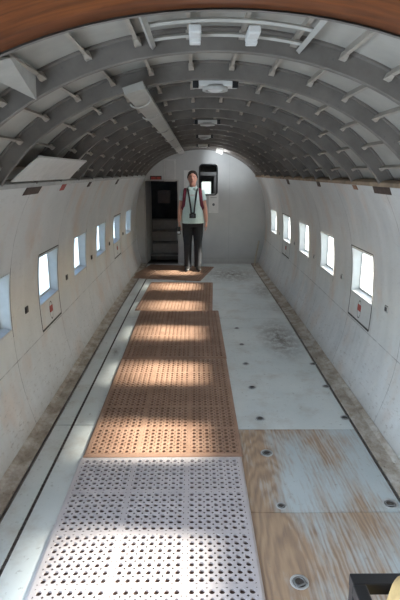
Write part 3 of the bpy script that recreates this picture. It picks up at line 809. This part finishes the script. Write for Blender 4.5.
# ------------------------------------------------------------------ the standing woman
PX, PY = -0.135, 8.02
def ering(c, rx, ry, n=20, M=None, sq=1.0):
    out = []
    for q in range(n):
        a = 2*PI*q/n; x = math.copysign(abs(math.cos(a)) ** sq, math.cos(a)); y = math.copysign(abs(math.sin(a)) ** sq, math.sin(a))
        out.append((c[0] + rx * x, c[1] + ry * y, c[2]))
    return out
pz = 0.018
person = None
TOR = [(0.74, 0, .10, .075, 0), (0.78, 0, .160, .105, .0), (0.85, 0, .165, .112, 0), (0.93, 0, .150, .105, 0), (1.0, 0, .138, .098, 0), (1.08, 0, .142, .102, -.004), (1.16, 0, .152, .112, -.008), (1.22, 0, .150, .108, -.004), (1.275, 0, .142, .092, .004), (1.31, 0, .115, .075, .01), (1.335, 0, .085, .06, .012), (1.36, 0, .055, .052, .012)]
def limb(side):
    sh = Vector((side * 0.148, 0.012, 1.262)); el = Vector((side * 0.200, 0.02, 1.02)); wr = Vector((side * 0.222, -0.035, 0.80))
    return sh, el, wr
b = MB()
b.loft([ering((x, y, z), rx, ry, 24) for z, x, rx, ry, y in TOR])
b.tube([(0, 0.014, 1.30), (0, 0.008, 1.36), (0, 0.0, 1.42)], [0.056, 0.050, 0.050], 16)
# head
HC = Vector((0, -0.012, 1.49))
rings = []
for z, rx, ry, oy in ((-0.118, .018, .022, -.045), (-0.108, .034, .040, -.036), (-0.085, .050, .062, -.022), (-0.055, .061, .078, -.010), (-0.02, .068, .088, -.004), (0.015, .071, .092, 0), (0.05, .070, .090, .002), (0.08, .060, .076, .004), (0.10, .040, .050, .006), (0.109, .014, .018, .006)):
    rings.append(ering((HC.x, HC.y + oy, HC.z + z), rx, ry, 24))
b.loft(rings)
b.tube([(0, HC.y - 0.088, HC.z + 0.012), (0, HC.y - 0.103, HC.z - 0.018), (0, HC.y - 0.094, HC.z - 0.036)], [0.009, 0.013, 0.012], 8)
for s_ in (-1, 1): b.ell((s_ * 0.071, HC.y + 0.01, HC.z - 0.008), (0.012, 0.018, 0.030), 10, 8)
b.tube([(-0.022, HC.y - 0.079, HC.z - 0.056), (0, HC.y - 0.084, HC.z - 0.056), (0.022, HC.y - 0.079, HC.z - 0.056)], 0.010, 8)
for s_ in (-1, 1):
    sh, el, wr = limb(s_)
    b.tube([(s_ * 0.11, 0.01, 1.262), sh, sh.lerp(el, 0.5), el, el.lerp(wr, 0.3), wr.lerp(el, 0.25), wr], [0.046, 0.046, 0.041, 0.036, 0.037, 0.030, 0.025], 12)
    # hand: palm, four unequal curled fingers, thumb off the side
    dr_ = Vector((0.0, -0.12, -1.0)).normalized()
    pc = wr + dr_ * 0.045
    b.tube([wr - dr_ * 0.01, wr + dr_ * 0.03, wr + dr_ * 0.085], 0.03, 10, flat=None) if False else b.loft([[tuple(wr + dr_ * t_ + Vector((0.015 * k2 * math.cos(a), w2 * math.sin(a), 0))) for a in [2*PI*q/12 for q in range(12)]] for t_, k2, w2 in ((-0.012, 1.35, 0.024), (0.02, 1.1, 0.032), (0.055, 1.0, 0.040), (0.086, 0.9, 0.038))])
    curl = 0.9 if s_ < 0 else 0.45
    for q, (off, ln) in enumerate(((-0.029, 0.068), (-0.010, 0.076), (0.010, 0.071), (0.029, 0.056))):
        p0 = wr + dr_ * 0.080 + Vector((0, off, 0)); inw = Vector((-s_, 0, 0))
        p1 = p0 + (dr_ * math.cos(curl * .3) + inw * math.sin(curl * .3)) * ln * 0.45
        p2 = p1 + (dr_ * math.cos(curl) + inw * math.sin(curl)) * ln * 0.32
        p3 = p2 + (dr_ * math.cos(curl * 1.6) + inw * math.sin(curl * 1.6)) * ln * 0.26
        b.tube([p0 - dr_ * 0.015, p0, p1, p2, p3], [0.0088, 0.0088, 0.0082, 0.0076, 0.0066], 8)
    q0 = wr + dr_ * 0.022 + Vector((-s_ * 0.004, -0.026, 0)); 
    b.tube([q0, q0 + Vector((-s_ * 0.010, -0.022, -0.026)), q0 + Vector((-s_ * 0.022, -0.030, -0.052)), q0 + Vector((-s_ * 0.030, -0.028, -0.072))], [0.013, 0.0115, 0.0095, 0.0075], 8)
    # legs
    hx = s_ * 0.082
    b.tube([(hx, 0.0, 0.80), (hx * 1.02, -0.004, 0.62), (hx, -0.008, 0.45), (hx, 0.008, 0.32), (hx, 0.016, 0.16), (hx, 0.02, 0.07)], [0.082, 0.076, 0.052, 0.052, 0.040, 0.034], 14)
    b.tube([(hx, 0.045, 0.035), (hx, 0.0, 0.036), (hx * 1.07, -0.06, 0.028), (hx * 1.13, -0.12, 0.022)], [0.02, 0.024, 0.019, 0.013], 10)
body = b.build('person', person_skin_m, None, True)
rm = body.modifiers.new('remesh', 'REMESH'); rm.mode = 'VOXEL'; rm.voxel_size = 0.0055; rm.use_smooth_shade = True
sm = body.modifiers.new('soft', 'SMOOTH'); sm.factor = 0.5; sm.iterations = 3
body.location = (PX, PY, pz)
tag(body, 'woman in pale mint shirt and black trousers standing before the bulkhead, arms down', 'person')
def wear(m, name, mat, vox=0.007, it=3):
    o = m.build(name, mat, body, True)
    if vox:
        r_ = o.modifiers.new('remesh', 'REMESH'); r_.mode = 'VOXEL'; r_.voxel_size = vox; r_.use_smooth_shade = True
        s2 = o.modifiers.new('soft', 'SMOOTH'); s2.factor = 0.5; s2.iterations = it
    return o
# shirt
s = MB()
SH = [(0.775, .184, .130, 0), (0.80, .184, .130, 0), (0.86, .178, .127, 0), (0.93, .166, .120, -.002), (1.0, .156, .114, -.002), (1.08, .158, .118, -.006), (1.16, .163, .128, -.010), (1.22, .164, .122, -.006), (1.275, .155, .106, .004), (1.315, .122, .088, .010), (1.338, .088, .070, .014), (1.352, .066, .062, .014)]
s.loft([ering((0, y, z), rx, ry, 24) for z, rx, ry, y in SH])
for s_ in (-1, 1):
    sh, el, wr = limb(s_)
    s.tube([(s_ * 0.10, 0.01, 1.262), sh + Vector((0, 0, 0.004)), sh.lerp(el, 0.28), sh.lerp(el, 0.52)], [0.056, 0.055, 0.053, 0.055], 14)
wear(s, 'shirt', shirt_m)
cl = MB()                                                 # folded collar points
for s_ in (-1, 1):
    cl.loft([[(s_ * 0.062, -0.035, 1.372), (s_ * 0.012, -0.082, 1.322), (s_ * 0.05, -0.098, 1.288), (s_ * 0.082, -0.06, 1.338)], [(s_ * 0.062, -0.043, 1.378), (s_ * 0.012, -0.090, 1.328), (s_ * 0.05, -0.106, 1.294), (s_ * 0.082, -0.068, 1.344)]])
wear(cl, 'collar', shirt_m, 0)
tz = MB()
tz.loft([ering((0, 0, z), rx, ry, 24) for z, rx, ry in ((0.72, .140, .105), (0.78, .176, .120), (0.84, .172, .120), (0.875, .160, .115))])
for s_ in (-1, 1):
    hx = s_ * 0.084
    tz.tube([(hx, 0.0, 0.80), (hx * 1.02, -0.004, 0.62), (hx, -0.006, 0.45), (hx, 0.008, 0.30), (hx, 0.014, 0.15), (hx, 0.012, 0.045)], [0.092, 0.087, 0.068, 0.064, 0.060, 0.064], 14)
wear(tz, 'trousers', trouser_m)
for s_ in (-1, 1):
    hx = s_ * 0.086; sm_ = MB()
    sm_.loft([[(hx * (1 + 0.5 * 0) + w2 * math.cos(a) + s_ * 0.10 * max(0, -y2) , y2, max(0.0, 0.0 + h2 * (0.5 + 0.5 * math.sin(a)))) for a in [2*PI*q/14 for q in range(14)]] for y2, w2, h2 in ((0.075, .022, .05), (0.06, .036, .07), (0.01, .040, .085), (-0.05, .044, .068), (-0.11, .044, .052), (-0.155, .034, .042), (-0.172, .016, .03))])
    wear(sm_, 'shoe', shoe_m, 0).location.z = -0.0
hr = MB()
hr.loft([ering((HC.x, HC.y + oy, HC.z + z), rx, ry, 24) for z, rx, ry, oy in ((-0.06, .050, .050, .050), (-0.03, .066, .066, .036), (0.0, .074, .076, .026), (0.03, .077, .084, .018), (0.06, .076, .088, .010), (0.088, .067, .078, .006), (0.108, .046, .054, .006), (0.119, .016, .02, .006))])
for s_ in (-1, 1): hr.tube([(s_ * 0.030, HC.y - 0.075, HC.z + 0.083), (s_ * 0.062, HC.y - 0.045, HC.z + 0.055), (s_ * 0.074, HC.y - 0.005, HC.z + 0.015), (s_ * 0.07, HC.y + 0.03, HC.z - 0.03)], [0.014, 0.016, 0.014, 0.010], 8)
hr.ell((0, HC.y + 0.105, HC.z + 0.0), (0.035, 0.03, 0.035), 12, 8)
wear(hr, 'hair', hair_m, 0.006, 2)
for s_ in (-1, 1):
    e = MB(); e.ell((s_ * 0.028, HC.y - 0.079, HC.z + 0.008), (0.012, 0.007, 0.006), 12, 8); eo = wear(e, 'eye', eye_m, 0)
    e = MB(); e.ell((s_ * 0.028, HC.y - 0.0853, HC.z + 0.008), (0.005, 0.002, 0.005), 10, 6); q = e.build('iris', hair_m, eo, True)
    e = MB(); e.tube([(s_ * 0.014, HC.y - 0.089, HC.z + 0.026), (s_ * 0.030, HC.y - 0.086, HC.z + 0.030), (s_ * 0.044, HC.y - 0.075, HC.z + 0.025)], 0.0035, 6); wear(e, 'eyebrow', hair_m, 0)
e = MB(); e.tube([(-0.024, HC.y - 0.085, HC.z - 0.053), (0, HC.y - 0.095, HC.z - 0.057), (0.024, HC.y - 0.085, HC.z - 0.053)], [0.003, 0.006, 0.003], 8); wear(e, 'mouth', lip_m, 0)
P0 = Vector((PX, PY, pz))
# name tag, camera, phone, backpack: held or worn, so things of their own
t = tag(MB().box((0, 0, 0), (0.032, 0.004, 0.012)).build('name_badge', white_m, bevel=0.002), "white rectangular badge on the woman's shirt below the collar", 'badge'); t.location = P0 + Vector((0.0, -0.129, 1.225)); t.rotation_euler = (R(8), 0, 0)
t = thing('neck_camera', "black camera hanging on a neck strap at the woman's waist", 'camera', P0 + Vector((0.0, -0.158, 0.905)))
m = MB(); m.box((0, 0, 0), (0.052, 0.024, 0.036)); m.box((0, 0, 0.042), (0.02, 0.02, 0.012)); m.build('body', black_m, t, bevel=0.005)
m = MB(); m.tube([(0, -0.02, -0.002), (0, -0.06, -0.004)], [0.027, 0.024], 18); lens = m.build('lens', black_m, t, True)
m = MB(); m.ell((0, -0.06, -0.004), (0.018, 0.004, 0.018), 14, 8); m.build('front_glass', simple('lens_glass', (0.08, 0.09, 0.12), 0.08), lens, True)
for s_ in (-1, 1):
    m = MB(); m.tube([(s_ * 0.022, 0.006, 0.03), (s_ * 0.030, 0.010, 0.12), (s_ * 0.046, 0.004, 0.24), (s_ * 0.062, 0.018, 0.34), (s_ * 0.078, 0.075, 0.415), (s_ * 0.070, 0.14, 0.445), (s_ * 0.035, 0.215, 0.43), (0, 0.235, 0.425)], 0.01, 8, flat=(0.006, 0.013)); m.build('strap', black_m, t, True)
sh, el, wr = limb(-1)
t = thing('mobile_phone', "mobile phone with a lit pale screen in the woman's right hand", 'phone', P0 + wr + Vector((-0.004, -0.085, -0.135)))
m = MB(); m.box((0, 0, 0), (0.030, 0.006, 0.062)); m.build('body', black_m, t, bevel=0.003)
m = MB(); m.box((0, -0.0065, -0.03), (0.022, 0.001, 0.018)); m.build('screen', screen_m, t)
t = thing('backpack', "maroon backpack worn on the woman's back, straps over both shoulders", 'backpack', P0 + Vector((0, 0.20, 1.1)))
m = MB(); rings = []
for z, k2 in ((-0.22, .8), (-0.2, .95), (-0.05, 1.0), (0.1, .97), (0.17, .8), (0.2, .5)): rings.append(ering((0, 0.0, z), 0.135 * k2, 0.075 * k2, 24, sq=0.6))
m.loft(rings); m.build('pack', maroon_m, t, True)
for s_ in (-1, 1):
    m = MB(); m.tube([(s_ * 0.095, -0.08, 0.19), (s_ * 0.108, -0.15, 0.222), (s_ * 0.116, -0.215, 0.222), (s_ * 0.122, -0.272, 0.190), (s_ * 0.130, -0.300, 0.13), (s_ * 0.137, -0.302, 0.06), (s_ * 0.148, -0.280, -0.03), (s_ * 0.166, -0.20, -0.10), (s_ * 0.14, -0.09, -0.13)], 0.02, 10, flat=(0.012, 0.027)); m.build('shoulder_strap', maroon_m, t, True)

# ------------------------------------------------------------------ outside
m = MB(); m.quad((-60, -60, -1.6), (60, -60, -1.6), (60, 60, -1.6), (-60, 60, -1.6)); struct(m.build('ground', ground_m))

# ------------------------------------------------------------------ light
W = bpy.data.worlds.new('sky'); bpy.context.scene.world = W; W.use_nodes = True
nt = W.node_tree; bg = nt.nodes['Background']
sky = nt.nodes.new('ShaderNodeTexSky'); sky.sky_type = 'NISHITA'; sky.sun_disc = False
SUN_EL, SUN_AZ = 27.5, 90 - 2.0                          # sun stands off the right-hand side
sky.sun_elevation = R(SUN_EL); sky.sun_rotation = R(SUN_AZ); sky.dust_density = 1.5
nt.links.new(sky.outputs[0], bg.inputs['Color']); bg.inputs['Strength'].default_value = 0.55
sun = bpy.data.lights.new('sun', 'SUN'); sun.energy = 27; sun.angle = R(6.0); sun.color = (1.0, 0.88, 0.74)
so = bpy.data.objects.new('sun', sun); C.objects.link(so)
dirv = Vector((math.cos(R(SUN_EL)), -0.04, math.sin(R(SUN_EL))))
so.rotation_euler = dirv.to_track_quat('Z', 'Y').to_euler()
def area(name, loc, rot, sx, sy, e, col):
    l = bpy.data.lights.new(name, 'AREA'); l.shape = 'RECTANGLE'; l.size = sx; l.size_y = sy; l.energy = e; l.color = col
    o = bpy.data.objects.new(name, l); C.objects.link(o); o.location = loc; o.rotation_euler = rot; return o
area('cargo_door_daylight', (-1.6, 0.1, 1.0), (0, R(-90), 0), 1.7, 2.2, 88, (0.74, 0.87, 1.0))
sp = bpy.data.lights.new('work_lamp_beam', 'SPOT'); sp.energy = 14; sp.spot_size = R(75); sp.spot_blend = 0.8; sp.color = (0.85, 0.93, 1.0); sp.shadow_soft_size = 0.03
o = bpy.data.objects.new('work_lamp_beam', sp); C.objects.link(o); o.location = (0.30, 7.84, 1.86)
o.rotation_euler = (Vector((0.30, 7.84, 1.86)) - Vector((0.50, D_END, 1.80))).to_track_quat('Z', 'Y').to_euler()

pl = bpy.data.lights.new('far_end_fill', 'POINT'); pl.energy = 5.5; pl.color = (0.95, 0.97, 1.0); pl.shadow_soft_size = 0.05  # unseen fill added below the work lamp to lift the dim far ceiling
o = bpy.data.objects.new('far_end_fill', pl); C.objects.link(o); o.location = (0.27, 7.62, 1.72)
# ------------------------------------------------------------------ camera
cam = bpy.data.cameras.new('camera'); co = bpy.data.objects.new('camera', cam); C.objects.link(co)
cam.sensor_fit = 'VERTICAL'; cam.sensor_height = 24.0; cam.lens = 24.0 * 486 / 600; cam.clip_start = 0.05
co.location = (CAMX, 0, CAMH); co.rotation_euler = (R(90 - PITCH), 0, R(-0.35))
sc = bpy.context.scene; sc.camera = co
sc.view_settings.view_transform = 'Standard'; sc.view_settings.look = 'None'; sc.view_settings.exposure = 0.42; sc.view_settings.gamma = 1.0
sc.cycles.max_bounces = 14; sc.cycles.diffuse_bounces = 8; sc.cycles.transparent_max_bounces = 12
